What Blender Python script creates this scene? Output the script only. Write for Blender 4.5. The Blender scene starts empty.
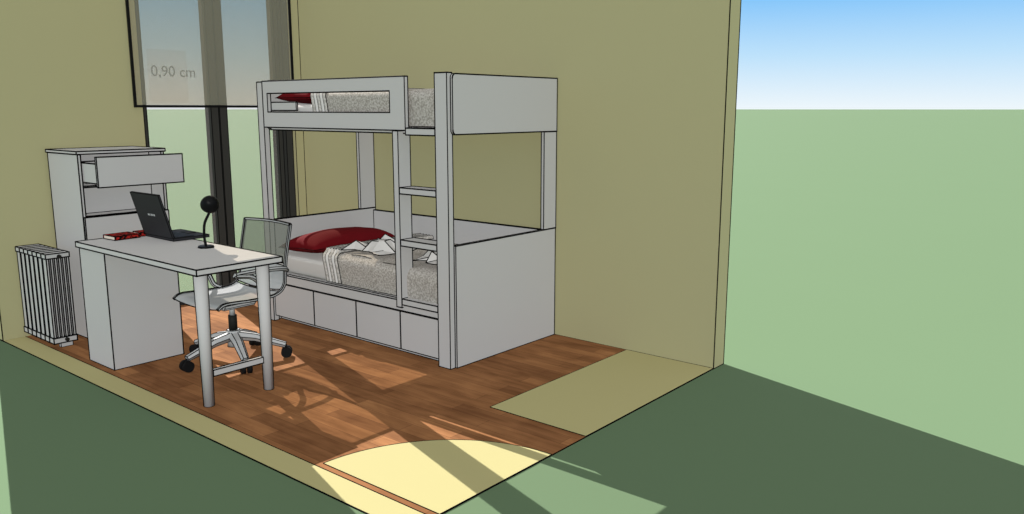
import bpy, bmesh, math, random
from mathutils import Vector, Matrix, noise
random.seed(3)
scn=bpy.context.scene
try: scn.view_settings.view_transform='Standard'
except Exception: pass

# ---------------------------------------------------------------- materials
def lin(c):
    c=c/255.0
    return c/12.92 if c<=0.04045 else ((c+0.055)/1.055)**2.4
def L(rgb,k=1.0): return (min(.97,lin(rgb[0])*k),min(.97,lin(rgb[1])*k),min(.97,lin(rgb[2])*k),1)
def base_mat(name,rgb,k=1.0,rough=.8,var=.03,scale=6.0):
    m=bpy.data.materials.new(name);m.use_nodes=True
    nt=m.node_tree;b=nt.nodes['Principled BSDF']
    b.inputs['Roughness'].default_value=rough
    b.inputs['Specular IOR Level'].default_value=.05
    tc=nt.nodes.new('ShaderNodeTexCoord');n=nt.nodes.new('ShaderNodeTexNoise')
    n.inputs['Scale'].default_value=scale;n.inputs['Detail'].default_value=3
    nt.links.new(tc.outputs['Object'],n.inputs['Vector'])
    mx=nt.nodes.new('ShaderNodeMix');mx.data_type='RGBA'
    c=L(rgb,k)
    mx.inputs['A'].default_value=tuple(min(.98,x*(1-var)) for x in c[:3])+(1,)
    mx.inputs['B'].default_value=tuple(min(.98,x*(1+var)) for x in c[:3])+(1,)
    nt.links.new(n.outputs['Fac'],mx.inputs['Factor'])
    nt.links.new(mx.outputs['Result'],b.inputs['Base Color'])
    return m
def speckle(name,c1,c2,k,scale=60,p0=.42,p1=.58):
    m=bpy.data.materials.new(name);m.use_nodes=True
    nt=m.node_tree;b=nt.nodes['Principled BSDF'];b.inputs['Roughness'].default_value=.95
    b.inputs['Specular IOR Level'].default_value=.05
    tc=nt.nodes.new('ShaderNodeTexCoord');n=nt.nodes.new('ShaderNodeTexNoise')
    n.inputs['Scale'].default_value=scale;n.inputs['Detail'].default_value=4
    r=nt.nodes.new('ShaderNodeValToRGB')
    r.color_ramp.elements[0].position=p0;r.color_ramp.elements[1].position=p1
    r.color_ramp.elements[0].color=L(c1,k);r.color_ramp.elements[1].color=L(c2,k)
    nt.links.new(tc.outputs['Object'],n.inputs['Vector']);nt.links.new(n.outputs['Fac'],r.inputs['Fac'])
    nt.links.new(r.outputs['Color'],b.inputs['Base Color'])
    return m
def see_through(name,tint,rgb,fac):
    m=bpy.data.materials.new(name);m.use_nodes=True
    nt=m.node_tree;nt.nodes.clear()
    o=nt.nodes.new('ShaderNodeOutputMaterial');t=nt.nodes.new('ShaderNodeBsdfTransparent')
    d=nt.nodes.new('ShaderNodeBsdfDiffuse');x=nt.nodes.new('ShaderNodeMixShader')
    t.inputs[0].default_value=tint+(1,);d.inputs[0].default_value=L(rgb)
    x.inputs[0].default_value=fac
    nt.links.new(t.outputs[0],x.inputs[1]);nt.links.new(d.outputs[0],x.inputs[2]);nt.links.new(x.outputs[0],o.inputs[0])
    return m
def wood_mat():
    m=bpy.data.materials.new('parquet');m.use_nodes=True
    nt=m.node_tree;b=nt.nodes['Principled BSDF'];b.inputs['Roughness'].default_value=.85
    b.inputs['Specular IOR Level'].default_value=.03
    tc=nt.nodes.new('ShaderNodeTexCoord')
    def brick(w,h,off,c1,c2,mo):
        br=nt.nodes.new('ShaderNodeTexBrick');br.offset=off
        br.inputs['Scale'].default_value=1;br.inputs['Brick Width'].default_value=w;br.inputs['Row Height'].default_value=h
        br.inputs['Mortar Size'].default_value=.0015;br.inputs['Bias'].default_value=0
        br.inputs['Color1'].default_value=c1;br.inputs['Color2'].default_value=c2;br.inputs['Mortar'].default_value=mo
        nt.links.new(tc.outputs['Object'],br.inputs['Vector']);return br
    br=brick(.75,.10,.37,L((136,96,63)),L((112,77,50)),L((94,63,42)))
    def nz(sx,sy,sc,p0,p1,c0,c1,dist):
        mp=nt.nodes.new('ShaderNodeMapping');mp.inputs['Scale'].default_value=(sx,sy,1)
        nt.links.new(tc.outputs['Object'],mp.inputs['Vector'])
        n=nt.nodes.new('ShaderNodeTexNoise');n.inputs['Scale'].default_value=sc;n.inputs['Detail'].default_value=6;n.inputs['Distortion'].default_value=dist
        nt.links.new(mp.outputs[0],n.inputs['Vector'])
        r=nt.nodes.new('ShaderNodeValToRGB');r.color_ramp.elements[0].position=p0;r.color_ramp.elements[1].position=p1
        r.color_ramp.elements[0].color=c0;r.color_ramp.elements[1].color=c1
        nt.links.new(n.outputs['Fac'],r.inputs['Fac']);return r
    g1=nz(1.6,16,2.0,.32,.68,(.78,.75,.73,1),(1.06,1.05,1.03,1),.4)
    g2=nz(1.6,3.0,2.2,.34,.66,(.82,.79,.77,1),(1.12,1.12,1.12,1),.8)
    prev=br.outputs['Color']
    for src in (g1.outputs['Color'],g2.outputs['Color']):
        mx=nt.nodes.new('ShaderNodeMix');mx.data_type='RGBA';mx.blend_type='MULTIPLY';mx.inputs['Factor'].default_value=1
        nt.links.new(prev,mx.inputs['A']);nt.links.new(src,mx.inputs['B']);prev=mx.outputs['Result']
    nt.links.new(prev,b.inputs['Base Color'])
    return m
INK=base_mat('ink_edge',(4,4,4),.5,.9,.0)
WALL=base_mat('khaki_paint',(155,151,115),.88,var=.004)
KFLOOR=base_mat('khaki_floor',(160,154,110),.90,var=.004)
WHITE=base_mat('grey_white_lacquer',(179,178,177),.77,.8,.004)
WTOP=base_mat('grey_white_worktop',(179,178,177),.84,.8,.004)
GROUND=base_mat('green_ground',(88,108,82),.88,1,.01,.5)
WOOD=wood_mat()
DARK=base_mat('dark_frame',(28,28,26),1,.6)
FRAME=base_mat('window_frame_grey',(46,46,44),1,.6)
BLACK=base_mat('black_plastic',(14,14,15),1,.4)
SCREEN=base_mat('dark_lid',(40,40,42),1.0,.5)
RADM=base_mat('radiator_enamel',(180,180,180),.76,.5)
CHROME=base_mat('pale_metal',(176,178,178),.72,.5)
CASTER=base_mat('caster_rubber',(18,18,18),1,.7)
MESH=see_through('chair_mesh',(.60,.62,.58),(112,116,108),.55)
SEATM=see_through('seat_mesh',(.7,.7,.7),(156,159,160),.8)
RED=base_mat('red_fabric',(108,18,25),.56,.95,.12,9)
SHEET=base_mat('white_sheet',(188,186,183),.80,.95,.03)
FOLD=speckle('pale_fold',(142,139,134),(174,171,166),.84,60,.4,.6)
DUVET=speckle('speckled_duvet',(130,125,118),(170,166,160),.86,85,.38,.62)
BOOKR=speckle('patterned_red_cover',(18,12,12),(160,36,30),.8,48,.49,.53)
PAPER=base_mat('paper',(200,190,175),.9)
GLASS=see_through('window_glass',(.97,.95,.95),(165,162,158),.11)
BLIND=see_through('blind_sheet',(.76,.70,.58),(146,145,130),.42)
TXT=base_mat('faint_print',(138,138,130),.8,var=0)
PINK=see_through('pinkish_sheet',(.97,.95,.93),(180,160,148),.05)

# ---------------------------------------------------------------- geometry helpers
def box(bm,x0,x1,y0,y1,z0,z1,mi=0):
    vs=[bm.verts.new((x,y,z)) for x in (x0,x1) for y in (y0,y1) for z in (z0,z1)]
    for q in ((0,1,3,2),(4,6,7,5),(0,4,5,1),(2,3,7,6),(0,2,6,4),(1,5,7,3)):
        f=bm.faces.new([vs[i] for i in q]);f.material_index=mi
    return vs
def extrude_poly(bm,pts,axis,a,b,mi=0):
    def mk(p,t):
        if axis=='x': return (t,p[0],p[1])
        if axis=='y': return (p[0],t,p[1])
        return (p[0],p[1],t)
    A=[bm.verts.new(mk(p,a)) for p in pts];B=[bm.verts.new(mk(p,b)) for p in pts]
    bm.faces.new(A).material_index=mi;bm.faces.new(B[::-1]).material_index=mi
    n=len(pts)
    for i in range(n):
        bm.faces.new((A[i],B[i],B[(i+1)%n],A[(i+1)%n])).material_index=mi
def frame_poly(bm,outer,inner,axis,a,b,mi=0):
    def pt(u,v,t):
        if axis=='y': return (u,t,v)
        return (t,u,v)
    def ring(r,t): return [bm.verts.new(pt(u,v,t)) for u,v in ((r[0],r[2]),(r[1],r[2]),(r[1],r[3]),(r[0],r[3]))]
    OA,OB,IA,IB=ring(outer,a),ring(outer,b),ring(inner,a),ring(inner,b)
    for i in range(4):
        j=(i+1)%4
        for q in ((OA[i],OA[j],IA[j],IA[i]),(OB[i],IB[i],IB[j],OB[j]),(OA[i],OB[i],OB[j],OA[j]),(IA[i],IA[j],IB[j],IB[i])):
            bm.faces.new(q).material_index=mi
def sweep(bm,pts,r,seg=10,mi=0,caps=True,flat=1.0):
    pts=[Vector(p) for p in pts];rings=[];n=len(pts)
    rr=r if isinstance(r,(list,tuple)) else [r]*n
    up=None
    for i,p in enumerate(pts):
        d=(pts[min(i+1,n-1)]-pts[max(i-1,0)]).normalized()
        if up is None:
            up=Vector((0,0,1)) if abs(d.z)<.9 else Vector((1,0,0))
        s=d.cross(up).normalized();up=s.cross(d).normalized()
        rings.append([bm.verts.new(p+(s*math.cos(t)*rr[i]+up*math.sin(t)*rr[i]*flat)) for t in [2*math.pi*(k+(.5 if seg==4 else 0))/seg for k in range(seg)]])
    for i in range(n-1):
        for k in range(seg):
            f=bm.faces.new((rings[i][k],rings[i][(k+1)%seg],rings[i+1][(k+1)%seg],rings[i+1][k]));f.material_index=mi;f.smooth=seg>6
    if caps:
        bm.faces.new(rings[0][::-1]).material_index=mi;bm.faces.new(rings[-1]).material_index=mi
def smoothpath(P,n=6):
    P=[Vector(p) for p in P];out=[]
    for i in range(len(P)-1):
        p0=P[max(i-1,0)];p1=P[i];p2=P[i+1];p3=P[min(i+2,len(P)-1)]
        for k in range(n):
            t=k/n
            out.append(.5*((2*p1)+(p2-p0)*t+(2*p0-5*p1+4*p2-p3)*t*t+(3*p1-p0-3*p2+p3)*t**3))
    out.append(P[-1]);return out
def cyl(bm,c,r,z0,z1,seg=24,mi=0,r2=None,rot=0):
    r2=r if r2 is None else r2
    A=[bm.verts.new((c[0]+r*math.cos(rot+2*math.pi*k/seg),c[1]+r*math.sin(rot+2*math.pi*k/seg),z0)) for k in range(seg)]
    B=[bm.verts.new((c[0]+r2*math.cos(rot+2*math.pi*k/seg),c[1]+r2*math.sin(rot+2*math.pi*k/seg),z1)) for k in range(seg)]
    bm.faces.new(A[::-1]).material_index=mi;bm.faces.new(B).material_index=mi
    for k in range(seg):
        f=bm.faces.new((A[k],A[(k+1)%seg],B[(k+1)%seg],B[k]));f.material_index=mi;f.smooth=seg>6
def ink(bm,r,thr,mi):
    bm.normal_update()
    segs=[]
    for e in bm.edges:
        lf=e.link_faces
        if len(lf)==1 or (len(lf)==2 and e.calc_face_angle(0)>math.radians(thr)):
            segs.append((e.verts[0].co.copy(),e.verts[1].co.copy()))
    for a,b in segs:
        d=b-a
        if d.length<1e-5: continue
        d.normalize()
        u=d.orthogonal().normalized();w=d.cross(u)
        if max(abs(d.x),abs(d.y),abs(d.z))>.999:
            u=Vector((0,0,1)) if abs(d.z)<.5 else Vector((1,0,0));w=d.cross(u)
        A=[];B=[]
        for s,t in ((1,0),(0,1),(-1,0),(0,-1)):
            o=(u*s+w*t)*r
            A.append(bm.verts.new(a-d*r*.5+o));B.append(bm.verts.new(b+d*r*.5+o))
        for k in range(4):
            bm.faces.new((A[k],A[(k+1)%4],B[(k+1)%4],B[k])).material_index=mi
        bm.faces.new(A[::-1]).material_index=mi;bm.faces.new(B).material_index=mi
def new(name,bm,mats,origin=(0,0,0),parent=None,ol=.0045,thr=32,label=None,cat=None,kind=None,group=None,fix=True):
    if not isinstance(mats,(list,tuple)): mats=[mats]
    mats=list(mats)
    if fix: bmesh.ops.recalc_face_normals(bm,faces=bm.faces)
    if ol: ink(bm,ol,thr,len(mats));mats.append(INK)
    o=Vector(origin)
    for v in bm.verts: v.co-=o
    me=bpy.data.meshes.new(name);bm.to_mesh(me);bm.free()
    for m in mats: me.materials.append(m)
    ob=bpy.data.objects.new(name,me);scn.collection.objects.link(ob)
    if parent: ob.parent=parent
    else: ob.location=o
    tag(ob,label,cat,kind,group)
    return ob
def tag(ob,label=None,cat=None,kind=None,group=None):
    if label: ob['label']=label
    if cat: ob['category']=cat
    if kind: ob['kind']=kind
    if group: ob['group']=group
def empty(name,loc,label=None,cat=None,parent=None,group=None):
    e=bpy.data.objects.new(name,None);e.empty_display_size=.1
    if parent: e.parent=parent
    else: e.location=loc
    scn.collection.objects.link(e);tag(e,label,cat,None,group);return e
B=bmesh.new

# ---------------------------------------------------------------- setting
XR=4.275;YF=-2.54;YO=-2.69;GZ=-.004
bm=B();box(bm,0,XR,YF,0,GZ,0)
new('floor',bm,WOOD,kind='structure',label='reddish brown wooden parquet floor of the cutaway bedroom',ol=.002)
bm=B();box(bm,-.15,XR,YO,YF,GZ,.0)
new('trim_1',bm,KFLOOR,kind='structure',label='khaki strip where the removed wall stood',ol=.003)
bm=B();pts=[(XR-.001,-2.505)]+[(XR-.001+.77*math.cos(math.radians(a)),-2.505+.77*math.sin(math.radians(a))) for a in range(90,181,3)]
extrude_poly(bm,pts,'z',0.0,.002)
new('trim_2',bm,KFLOOR,kind='structure',label='khaki quarter circle showing the door swing',ol=.002)
bm=B();box(bm,3.622,XR-.001,-1.445,-.003,0,.002)
new('trim_3',bm,KFLOOR,kind='structure',label='khaki floor rectangle beside the parquet',ol=.002)
WH=4.8;WT=4.05;XW=.03
bm=B();box(bm,-.15,XR,0,.145,GZ,WH)
new('wall_back',bm,WALL,kind='structure',label='plain khaki wall behind the bunk bed',ol=.004)
bm=B()
extrude_poly(bm,[(YO,GZ),(-1.52,GZ),(-1.52,WT),(-.09,WT),(-.09,GZ),(0,GZ),(0,WH),(YO,WH)],'x',-.12,XW)
new('wall_left',bm,WALL,kind='structure',label='khaki wall with a tall terrace window',ol=.004)
bm=B();S=4000
vs=[bm.verts.new(p) for p in ((-S,-S,GZ),(S,-S,GZ),(S,S,GZ),(-S,S,GZ))];bm.faces.new(vs)
new('ground',bm,GROUND,kind='structure',label='flat green ground plane around the room',ol=0)

# window
w=empty('window_1',(-.06,-.8,0),label='tall dark framed double terrace window');w['kind']='structure'
O=(-.06,-.8,0)
def wf(y0,y1,z0=0,z1=WT,x0=-.10,x1=-.01):
    bm=B();box(bm,x0,x1,y0,y1,z0,z1)
    return new('frame',bm,FRAME,O,w,ol=.004)
wf(-1.515,-1.475);wf(-.245,-.20);wf(-.165,-.095)
wf(-.91,-.84);wf(-.83,-.76)
wf(-1.475,-.245,WT-.06,WT-.003);wf(-1.475,-.245,GZ,.06)
for a,b in ((-1.473,-.912),(-.758,-.247)):
    bm=B();box(bm,-.058,-.05,a,b,.062,WT-.062);new('glass',bm,GLASS,O,w,ol=0)

# blind
BT=2.66
O=(.05,-.85,1.67)
bl=empty('window_blind',O,label='translucent grey beige blind panel hanging over the window',cat='blind')
bm=B();vs=[bm.verts.new(p) for p in ((.05,-1.583,1.683),(.05,-.12,1.683),(.05,-.12,BT),(.05,-1.583,BT))];bm.faces.new(vs);new('blind_sheet',bm,BLIND,O,bl,ol=0)
bm=B();frame_poly(bm,(-1.60,-.10,1.662,BT+.02),(-1.583,-.117,1.682,BT+.005),'x',.04,.062)
new('blind_frame',bm,BLACK,O,bl,ol=0)
bm=B();vs=[bm.verts.new(p) for p in ((.053,-1.47,1.70),(.053,-1.14,1.70),(.053,-1.14,2.12),(.053,-1.47,2.12))];bm.faces.new(vs);new('panel_sticker',bm,PINK,O,bl,ol=0,label='faint pinkish rectangle')
cu=bpy.data.curves.new('t','FONT');cu.body='0,90 cm';cu.size=.12;cu.extrude=.0008
to=bpy.data.objects.new('t',cu);scn.collection.objects.link(to)
bpy.context.view_layer.update()
me=bpy.data.meshes.new_from_object(to.evaluated_get(bpy.context.evaluated_depsgraph_get()))
bpy.data.objects.remove(to)
me.transform(Matrix.Translation((.008,-1.45+.85,1.91-1.67))@Matrix.Rotation(math.radians(90),4,'Z')@Matrix.Rotation(math.radians(90),4,'X'))
me.materials.append(TXT)
t=bpy.data.objects.new('printed_text',me);scn.collection.objects.link(t);t.parent=bl;t['label']='faint grey printed measurement'

# ---------------------------------------------------------------- bunk bed
BO=(2.0,-.55,0)
bed=empty('bunk_bed',BO,label='white wooden bunk bed with ladder and drawers against the wall',cat='bunk bed')
def part(name,boxes,mats=WHITE,origin=BO,parent=bed,ol=.0045,**k):
    bm=B()
    for b in boxes: box(bm,*b)
    return new(name,bm,mats,origin,parent,ol=ol,**k)
YB=-1.10
part('post',[(2.878,2.983,YB,YB+.045,0,1.868)])
part('post',[(.98,1.05,YB,YB+.045,0,1.85)])
part('post',[(2.975,3.0,-.15,-.006,.803,1.493)])
part('post',[(1.0,1.03,-.17,-.006,.803,1.86)])
part('end_panel',[(2.972,2.997,YB+.047,-.006,0,.8)])
part('end_panel',[(1.0,1.03,YB+.047,-.006,0,.8)])
def rpanel(x0,x1):
    bm=B();y0,y1,z0,z1,r=YB+.03,-.006,1.495,1.862,.028
    p=[(y1,z0),(y1,z1)]
    p+=[(y0+r+r*math.cos(math.radians(a)),z1-r+r*math.sin(math.radians(a))) for a in range(90,181,15)]
    p+=[(y0+r+r*math.cos(math.radians(a)),z0+r+r*math.sin(math.radians(a))) for a in range(180,271,15)]
    extrude_poly(bm,p,'x',x0,x1);new('upper_end_panel',bm,WHITE,BO,bed)
rpanel(2.985,3.002);rpanel(1.051,1.07)
part('back_panel',[(1.03,2.97,-.03,-.006,.0,.78)])
part('upper_back_panel',[(1.03,2.98,-.03,-.006,1.5,1.75)])
bm=B();frame_poly(bm,(1.052,2.61,1.515,1.855),(1.11,2.468,1.628,1.765),'y',YB,YB+.03)
new('guard_rail',bm,WHITE,BO,bed)
part('inner_rail',[(1.11,1.42,YB+.032,YB+.045,1.64,1.70)])
part('upper_base',[(1.072,2.98,YB+.047,-.03,1.495,1.53)])
part('bed_base',[(1.03,2.97,YB+.047,-.03,.315,.385)])
part('front_rail',[(1.052,2.876,YB+.01,YB+.045,.315,.385)])
part('plinth',[(1.03,2.97,-1.02,-.03,0,.05)])
dx=[1.055,1.555,2.045,2.505,2.876]
for a,b in zip(dx[:-1],dx[1:]):
    part('drawer',[(a+.003,b-.003,YB+.012,YB+.036,.045,.308),(a+.02,b-.02,YB+.038,-.5,.06,.28)],ol=.0038)
lad=empty('ladder',None,parent=bed)
part('ladder_rail',[(2.49,2.54,YB-.002,YB+.105,.34,1.512)],parent=lad)
for z in (1.145,.80,.40):
    part('rung',[(2.542,2.875,YB+.0,YB+.12,z-.04,z)],parent=lad)
part('ladder_crossbar',[(2.612,2.875,YB,YB+.03,1.487,1.53)],parent=lad)

# bedding
MY=YB+.05
def softbox(name,x0,x1,y0,y1,z0,z1,mat,label,cat,r=.03,ol=.0):
    bm=B();box(bm,x0,x1,y0,y1,z0,z1)
    bmesh.ops.bevel(bm,geom=bm.edges[:],offset=r,segments=4,affect='EDGES',profile=.5)
    for f in bm.faces: f.smooth=True
    return new(name,bm,mat,((x0+x1)/2,(y0+y1)/2,z0),ol=ol,thr=60,label=label,cat=cat)
softbox('mattress',1.035,2.965,MY+.01,-.035,.389,.53,SHEET,'white sheeted mattress on the lower bunk','mattress')
softbox('mattress',1.085,2.965,MY+.01,-.035,1.534,1.68,SHEET,'white sheeted mattress on the upper bunk','mattress')
def drape(x0,x1,zt,yf,yb,zb,amp,seed,nx=44,roll=0):
    bm=B()
    prof=[(yb,zt)]
    r=.06
    n=24
    for i in range(1,n): prof.append((yb+(yf+r-yb)*i/n,zt))
    for a in range(0,91,15): prof.append((yf+r-r*math.sin(math.radians(a)),zt-r+r*math.cos(math.radians(a))))
    m=6
    for i in range(1,m+1): prof.append((yf,zt-r-(zt-r-zb)*i/m))
    rows=[]
    for i in range(nx+1):
        x=x0+(x1-x0)*i/nx;row=[]
        rb=roll*(1-(2*i/nx-1)**2) if roll else 0
        for j,(y,z) in enumerate(prof):
            q=Vector((x*3.3,y*3.3,seed))
            d=noise.noise(q)*amp+noise.noise(q*2.7)*amp*.4
            top=j<=n
            bow=.06*math.sin(j/len(prof)*math.pi*1.3) if roll else 0
            row.append(bm.verts.new((x-bow,y+(0 if top else abs(d)*.4-rb*.35),z+((d+rb) if top else 0))))
        rows.append(row)
    for i in range(nx):
        for j in range(len(prof)-1):
            f=bm.faces.new((rows[i][j],rows[i+1][j],rows[i+1][j+1],rows[i][j+1]));f.smooth=True
    return bm
def duvet(zt,zb,x0,label):
    bm=drape(x0,2.955,zt,MY+.0,-.06,zb,.022,zt)
    d=new('duvet',bm,[DUVET],(2.3,-.55,zb),ol=.0028,thr=50,label=label,cat='duvet')
    for k in range(5):
        bm=drape(x0+.045-.034*k,x0+.079-.034*k,zt+.008,MY-.001,-.06,zb+.005,.006,zt,nx=6,roll=.026)
        new('folded_edge',bm,[FOLD if k%2==0 else SHEET],(2.3,-.55,zb),d,ol=.003,thr=50,label='pale folded-over border')
duvet(.60,.395,1.72,'grey speckled duvet with pale folded border on lower bunk')
duvet(1.775,1.54,1.66,'grey speckled duvet with pale folded border on upper bunk')
def pillow(cx,cy,z0,lx,ly,lz,mat,label,rot=0,tilt=0):
    bm=B();n=26
    top=[];bot=[]
    for i in range(n+1):
        rt=[];rb=[]
        for j in range(n+1):
            u=-1+2*i/n;v=-1+2*j/n
            hgt=max(0,(1-abs(u)**2.6)*(1-abs(v)**2.6))**.45
            px=u*lx/2*(1-.07*(1-abs(v))*abs(u)**3);py=v*ly/2*(1-.07*(1-abs(u))*abs(v)**3)
            wv=noise.noise(Vector((u*2,v*2,cx)))*.008
            a=bm.verts.new((px,py,lz*.35+hgt*(lz*.65+wv)))
            rt.append(a)
            rb.append(a if (i in(0,n) or j in(0,n)) else bm.verts.new((px,py,lz*.35-hgt*lz*.35)))
        top.append(rt);bot.append(rb)
    for i in range(n):
        for j in range(n):
            f=bm.faces.new((top[i][j],top[i+1][j],top[i+1][j+1],top[i][j+1]));f.smooth=True
            q=[bot[i][j],bot[i][j+1],bot[i+1][j+1],bot[i+1][j]]
            f=bm.faces.new(q);f.smooth=True
    M=Matrix.Rotation(tilt,4,'Y')@Matrix.Rotation(rot,4,'Z')
    bm.transform(M)
    mz=min(v.co.z for v in bm.verts)
    for v in bm.verts: v.co.z-=mz
    ob=new('pillow',bm,[mat],(0,0,0),ol=.0028,thr=60,label=label,cat='pillow');ob.location=(cx,cy,z0)
    return ob
pillow(1.30,-.62,.534,.45,.84,.17,RED,'dark red pillow lying on the lower mattress',0,math.radians(-3))
pillow(1.28,-.60,1.684,.37,.84,.14,RED,'dark red pillow lying on the upper mattress')
def crumple(cx,cy,z,lx,ly,h,seed,label):
    bm=B();n=6;R=[]
    rnd=random.Random(seed)
    for i in range(n+1):
        row=[]
        for j in range(n+1):
            u=-1+2*i/n;v=-1+2*j/n
            e=max(0,1-max(abs(u),abs(v))**4)
            zz=(h if (i+j*2+rnd.randint(0,1))%3==0 else h*.3)*rnd.uniform(.7,1.1)
            row.append(bm.verts.new((cx+u*lx/2*(1+rnd.uniform(-.3,.25)),cy+v*ly/2*(1+rnd.uniform(-.3,.25)),z+e*zz)))
        R.append(row)
    for i in range(n):
        for j in range(n):
            bm.faces.new((R[i][j],R[i+1][j],R[i+1][j+1]));bm.faces.new((R[i][j],R[i+1][j+1],R[i][j+1]))
    new('crumpled_sheet',bm,[SHEET],(cx,cy,z),ol=.0038,thr=44,label=label,cat='sheet')
crumple(1.98,-.78,.634,.36,.34,.10,5,'crumpled white sheet on the duvet near the pillow')
crumple(2.62,-.76,.634,.34,.32,.10,9,'crumpled white sheet on the duvet behind the ladder')

# ---------------------------------------------------------------- dresser
DO=(.3,-1.96,0)
dr=empty('dresser',DO,label='tall white dresser with its top drawer pulled open',cat='dresser')
x0,x1,y0,y1,zt=.05,.55,-2.27,-1.65,1.36
rows=[1.335,1.115,.9,.685,.47,.255,.04]
sh=[(x0,x1,y0,y0+.02,0,zt-.022),(x0,x1,y1-.02,y1,0,zt-.022),(x0+.30,x0+.315,y0+.02,y1-.02,.0,zt-.022),(x0+.315,x1-.02,y0+.02,y1-.02,.0,.035)]
for z in rows[1:-1]: sh.append((x0+.316,x1-(.02 if z<1.0 else 0),y0+.02,y1-.02,z-.008,z+.002))
part('body',sh,origin=DO,parent=dr,ol=.0048)
part('top_board',[(x0-.005,x1+.01,y0-.01,y1+.01,zt-.02,zt)],origin=DO,parent=dr)
def drw(zb,ztp,pull):
    a=x1-.018+pull;bx=[(a,a+.018,y0+.004,y1-.004,zb,ztp)]
    d=.19 if pull<.1 else .42
    bx+=[(a-d,a-.001,y0+.03,y0+.042,zb+.02,ztp-.05),(a-d,a-.001,y1-.042,y1-.03,zb+.02,ztp-.05),(a-d,a-.001,y0+.043,y1-.043,zb+.02,zb+.03),(a-d,a-d+.012,y0+.043,y1-.043,zb+.031,ztp-.05)]
    part('drawer',bx,origin=DO,parent=dr)
drw(1.125,1.33,.28)
for i in range(2,6): drw(rows[i+1]+.008,rows[i]-(.002 if i==2 else .012),0.02)

# ---------------------------------------------------------------- radiator
RO=(.29,-2.44,0)
rad=empty('radiator',RO,label='grey column radiator with dark gaps between its sections',cat='radiator')
N=7
for i in range(N):
    a=.035+i*.076;bm=B()
    for k in range(6):
        yy=-2.54+k*.0262
        box(bm,a+.008,a+.064,yy,yy+.015,.078,.640)
    box(bm,a+.002,a+.070,-2.545,-2.39,.04,.078);box(bm,a+.002,a+.070,-2.545,-2.39,.640,.672)
    new('section',bm,RADM,RO,rad,ol=.0045,thr=40)
for z in (.06,.65):
    bm=B();sweep(bm,[(.03,-2.46,z),(.575,-2.46,z)],.014)
    new('header_pipe',bm,DARK,RO,rad,ol=0)
for a in (.05,.5):
    bm=B();box(bm,a,a+.03,-2.49,-2.41,0,.039);new('foot',bm,RADM,RO,rad,ol=.003)

# ---------------------------------------------------------------- desk
KO=(1.7,-2.24,0)
dk=empty('desk',KO,label='white desk with side cabinet and two slim legs',cat='desk')
part('desktop',[(.97,2.465,-2.505,-1.965,.767,.80)],origin=KO,parent=dk,mats=WTOP)
part('cabinet',[(.985,1.34,-2.49,-2.02,0.0,.766)],origin=KO,parent=dk)
for (lx,ly) in ((2.385,-2.44),(2.40,-2.06)):
    bm=B();cyl(bm,(lx,ly),.027,0,.766,20,r2=.036)
    ob=new('leg',bm,[WHITE],KO,dk,ol=.003,thr=50)
    bm=bmesh.new();bm.from_mesh(ob.data)
    for t in (62,242):
        c_,s_=math.cos(math.radians(t)),math.sin(math.radians(t))
        ox,oy=lx-KO[0],ly-KO[1]
        sweep(bm,[(ox+.027*c_,oy+.027*s_,0),(ox+.036*c_,oy+.036*s_,.766)],.0042,4,1)
    bm.to_mesh(ob.data);bm.free()
bm=B();box(bm,2.375,2.405,-2.412,-2.088,.17,.205);new('crossbar',bm,WHITE,KO,dk,ol=.0035)

# laptop
LO=(1.3,-2.0,.805)
lp=empty('laptop',LO,label='open black laptop standing on the white desk',cat='laptop')
bm=B();box(bm,1.12,1.49,-2.11,-1.86,.807,.824)
new('base',bm,SCREEN,LO,lp,ol=.002)
bm=B()
for r_ in range(5):
    for c_ in range(13):
        xx=1.14+c_*.0258;yy=-2.085+r_*.027
        box(bm,xx,xx+.021,yy,yy+.021,.8255,.8285)
ob=new('keyboard',bm,BLACK,LO,lp,ol=0)
bm=B();box(bm,1.26,1.35,-1.935,-1.875,.8255,.827);new('touchpad',bm,SCREEN,LO,lp,ol=.001)
bm=B();hy,hz=-2.105,.828
M=Matrix.Translation((0,hy,hz))@Matrix.Rotation(math.radians(15),4,'X')
box(bm,1.12,1.49,-.012,0,0,.295);bm.transform(M);new('lid',bm,SCREEN,LO,lp,ol=.0025)
bm=B();box(bm,1.135,1.475,.0006,.002,.015,.28);bm.transform(M);new('screen',bm,BLACK,LO,lp,ol=0)
bm=B()
for i,w_ in enumerate((.012,.008,.012,.01,.012)): box(bm,1.27+i*.019,1.27+i*.019+w_,-.0145,-.0126,.145,.157)
bm.transform(M);new('emblem',bm,CHROME,LO,lp,ol=0)

# lamp
PO=(1.83,-2.08,.8)
la=empty('desk_lamp',PO,label='small black gooseneck lamp standing on the desk',cat='lamp')
bm=B();cyl(bm,(1.83,-2.08),.05,.8,.812,28,r2=.046);new('base',bm,BLACK,PO,la,ol=0)
bm=B();sweep(bm,smoothpath([(1.83,-2.08,.81),(1.825,-2.085,.87),(1.83,-2.08,.95),(1.85,-2.06,1.01),(1.87,-2.05,1.06)],6),.0085,8);new('stem',bm,BLACK,PO,la,ol=0)
bm=B()
ax=Vector((-.75,.35,-.45)).normalized()
cen=Vector((1.885,-2.065,1.082))
prof=[(-.035,.012),(-.03,.03),(-.012,.045),(.012,.054),(.03,.057),(.03,.052),(.0,.045),(-.02,.02)]
q=ax.to_track_quat('Z','Y').to_matrix().to_4x4()
rings=[]
for (t_,r_) in prof:
    rings.append([bm.verts.new((r_*math.cos(2*math.pi*k/24),r_*math.sin(2*math.pi*k/24),t_)) for k in range(24)])
for i in range(len(rings)-1):
    for k in range(24):
        f=bm.faces.new((rings[i][k],rings[i][(k+1)%24],rings[i+1][(k+1)%24],rings[i+1][k]));f.smooth=True
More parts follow.
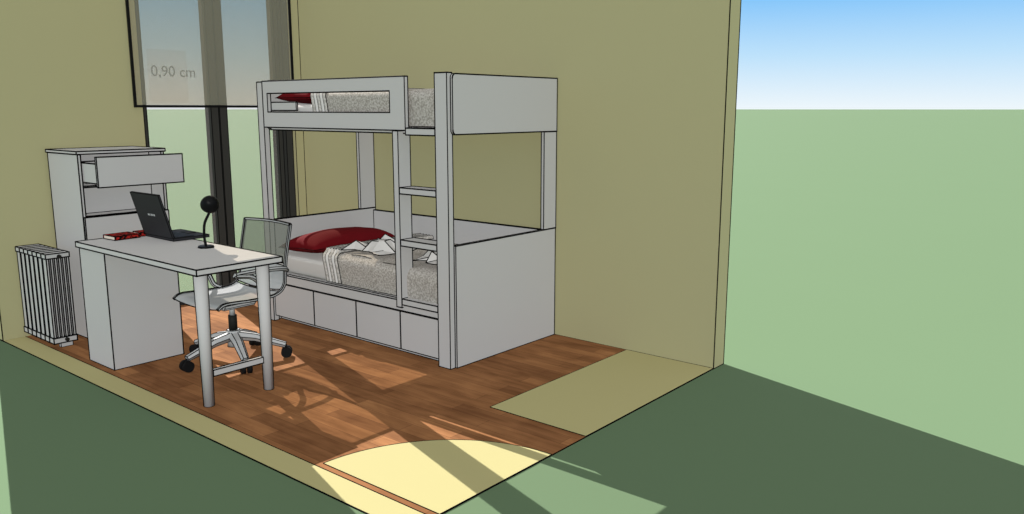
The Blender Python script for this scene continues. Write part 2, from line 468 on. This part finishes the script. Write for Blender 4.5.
bm.faces.new(rings[0][::-1]);bm.faces.new(rings[-1])
bm.transform(Matrix.Translation(cen)@q);new('lamp_shade',bm,BLACK,PO,la,ol=0)
bm=B();bmesh.ops.create_uvsphere(bm,u_segments=16,v_segments=10,radius=.018);bm.transform(Matrix.Translation(cen+ax*.012));new('bulb',bm,PAPER,PO,la,ol=0)

# books on the desk
def book(cx,cy,z,lx,ly,h,rot,mat,label):
    o=(cx,cy,z);e=empty('book',o,label=label,cat='book',group='books on the desk')
    bm=B();box(bm,-lx/2,lx/2,-ly/2,ly/2,0,.003);box(bm,-lx/2,lx/2,-ly/2,ly/2,h-.003,h);box(bm,-lx/2,-lx/2+.003,-ly/2,ly/2,.003,h-.003)
    box(bm,lx/2-.003,lx/2,-ly/2,ly/2,.003,h-.003)
    new('cover',bm,mat,(0,0,0),e,ol=.0015)
    bm=B();box(bm,-lx/2+.004,lx/2-.005,-ly/2+.004,ly/2-.004,.003,h-.003);new('pages',bm,PAPER,(0,0,0),e,ol=0)
    e.rotation_euler=(0,0,rot)
book(1.07,-2.25,.804,.15,.17,.026,.05,BOOKR,'red and black patterned book lying flat beside the laptop')
book(1.055,-2.055,.804,.12,.17,.026,-.08,BOOKR,'small red patterned book lying flat behind the laptop')

# ---------------------------------------------------------------- office chair
CX,CY=1.73,-1.87
CO=(CX,CY,0)
ch=empty('office_chair',CO,label='light grey swivel chair with mesh back at the desk',cat='chair')
def cn(name,bm,mat,**k): return new(name,bm,mat,(0,0,0),ch,**k)
bm=B()
angs=[266+72*k for k in range(5)]
for a in angs:
    a=math.radians(a);d=Vector((math.cos(a),math.sin(a),0))
    sweep(bm,[d*.02+Vector((0,0,.17)),d*.14+Vector((0,0,.15)),d*.33+Vector((0,0,.085))],[.04,.034,.024],6,flat=.8)
cyl(bm,(0,0),.042,.10,.21,20)
cn('base',bm,CHROME,ol=.003,thr=50)
for a in angs:
    a=math.radians(a);d=Vector((math.cos(a),math.sin(a),0));s=Vector((-d.y,d.x,0));bm=B()
    c0=d*.335+Vector((0,0,.037))
    for sgn in (-1,1):
        p=c0+s*sgn*.02
        sweep(bm,[p-s*.012,p+s*.012],.036,18)
    sweep(bm,[c0,d*.33+Vector((0,0,.085))],.009,8)
    cn('caster',bm,CASTER,ol=0)
bm=B();cyl(bm,(0,0),.028,.21,.31,18);cyl(bm,(0,0),.018,.31,.40,18,1);cn('column',bm,[DARK,CHROME],ol=0)
bm=B();box(bm,-.11,.11,-.13,.12,.375,.415);bmesh.ops.bevel(bm,geom=bm.edges[:],offset=.012,segments=2,affect='EDGES');cn('tilt_mechanism',bm,CHROME,ol=.002,thr=60)
prof=smoothpath([(0,-.26,.43),(0,-.2,.455),(0,0,.445),(0,.16,.45),(0,.235,.50),(0,.25,.60),(0,.265,.70),(0,.31,.90)],6)
HW=.25
def sheet(p0,p1,mat,name,hw=HW-.004):
    bm=B();rows=[]
    n=8
    for p in prof[p0:p1+1]:
        rows.append([bm.verts.new((hw*(-1+2*k/n),p.y+(.025*(1-(abs(-1+2*k/n))**2) if p.z>.5 else 0),p.z-(.018*(1-(abs(-1+2*k/n))**2) if p.z<=.5 else 0))) for k in range(n+1)])
    for i in range(len(rows)-1):
        for k in range(n):
            f=bm.faces.new((rows[i][k],rows[i][k+1],rows[i+1][k+1],rows[i+1][k]));f.smooth=True
    return cn(name,bm,mat,ol=.004,thr=80)
sheet(0,21,SEATM,'seat');sheet(22,32,SEATM,'lumbar_support');sheet(33,len(prof)-1,MESH,'backrest')
for sx in (-HW,HW):
    bm=B();sweep(bm,[(sx,p.y,p.z) for p in prof],.009,4);cn('side_frame',bm,CHROME,ol=.0036)
    sgn=1 if sx>0 else -1
    loop=smoothpath([(sx,.10,.44),(sx+.04*sgn,.06,.47),(sx+.05*sgn,.03,.54),(sx+.05*sgn,-.04,.61),(sx+.05*sgn,-.16,.635),(sx+.05*sgn,-.05,.64),(sx+.05*sgn,.12,.635),(sx+.03*sgn,.22,.62),(sx,.262,.60)],5)
    bm=B();sweep(bm,loop,.015,6);cn('armrest',bm,CHROME,ol=.003,thr=50)
bm=B();sweep(bm,[(-HW,.31,.90),(-HW/2,.33,.903),(0,.336,.905),(HW/2,.33,.903),(HW,.31,.90)],.009,4);cn('top_rail',bm,CHROME,ol=.0036)
ch.rotation_euler=(0,0,math.radians(2))

# ---------------------------------------------------------------- light, sky, camera
sun=bpy.data.lights.new('sun','SUN');sun.energy=14.5;sun.angle=math.radians(.1);sun.color=(1,.98,.93)
so=bpy.data.objects.new('sun',sun);scn.collection.objects.link(so)
el=math.radians(37)
dv=Vector((.955*math.cos(el),-.297*math.cos(el),-math.sin(el)))
so.rotation_euler=dv.to_track_quat('-Z','Y').to_euler();so.location=(-5,2,6)
fl=bpy.data.lights.new('fill_light','SUN');fl.energy=3.3;fl.angle=math.radians(20);fl.color=(1,.995,.98)
fl.use_shadow=False
try: fl.cycles.cast_shadow=False
except Exception: pass
fo=bpy.data.objects.new('fill_light',fl);scn.collection.objects.link(fo)
fo.rotation_euler=Vector((-.62,.62,-.48)).to_track_quat('-Z','Y').to_euler();fo.location=(8,-8,8)
wd=bpy.data.worlds.new('sky');scn.world=wd;wd.use_nodes=True
nt=wd.node_tree;bg=nt.nodes['Background']
tc=nt.nodes.new('ShaderNodeTexCoord');sp=nt.nodes.new('ShaderNodeSeparateXYZ')
nt.links.new(tc.outputs['Generated'],sp.inputs[0])
rp=nt.nodes.new('ShaderNodeValToRGB');e=rp.color_ramp.elements
e[0].position=0;e[0].color=L((238,247,255));e[1].position=.135;e[1].color=L((118,192,250))
x=e.new(.06);x.color=L((190,226,253));x=e.new(.3);x.color=(.95,.95,.95,1)
nt.links.new(sp.outputs['Z'],rp.inputs[0]);nt.links.new(rp.outputs[0],bg.inputs['Color'])
mr=nt.nodes.new('ShaderNodeMapRange');mr.inputs['From Min'].default_value=.15;mr.inputs['From Max'].default_value=.35
mr.inputs['To Min'].default_value=1.0;mr.inputs['To Max'].default_value=.55
nt.links.new(sp.outputs['Z'],mr.inputs['Value']);nt.links.new(mr.outputs[0],bg.inputs['Strength'])

cam=bpy.data.cameras.new('camera');co=bpy.data.objects.new('camera',cam);scn.collection.objects.link(co)
cam.sensor_fit='HORIZONTAL';cam.sensor_width=36;cam.lens=815/1024*36;cam.clip_end=10000
co.location=(6.501,-4.719,1.65);co.rotation_euler=(math.radians(90-10.29),0,math.radians(39.7))
scn.camera=co
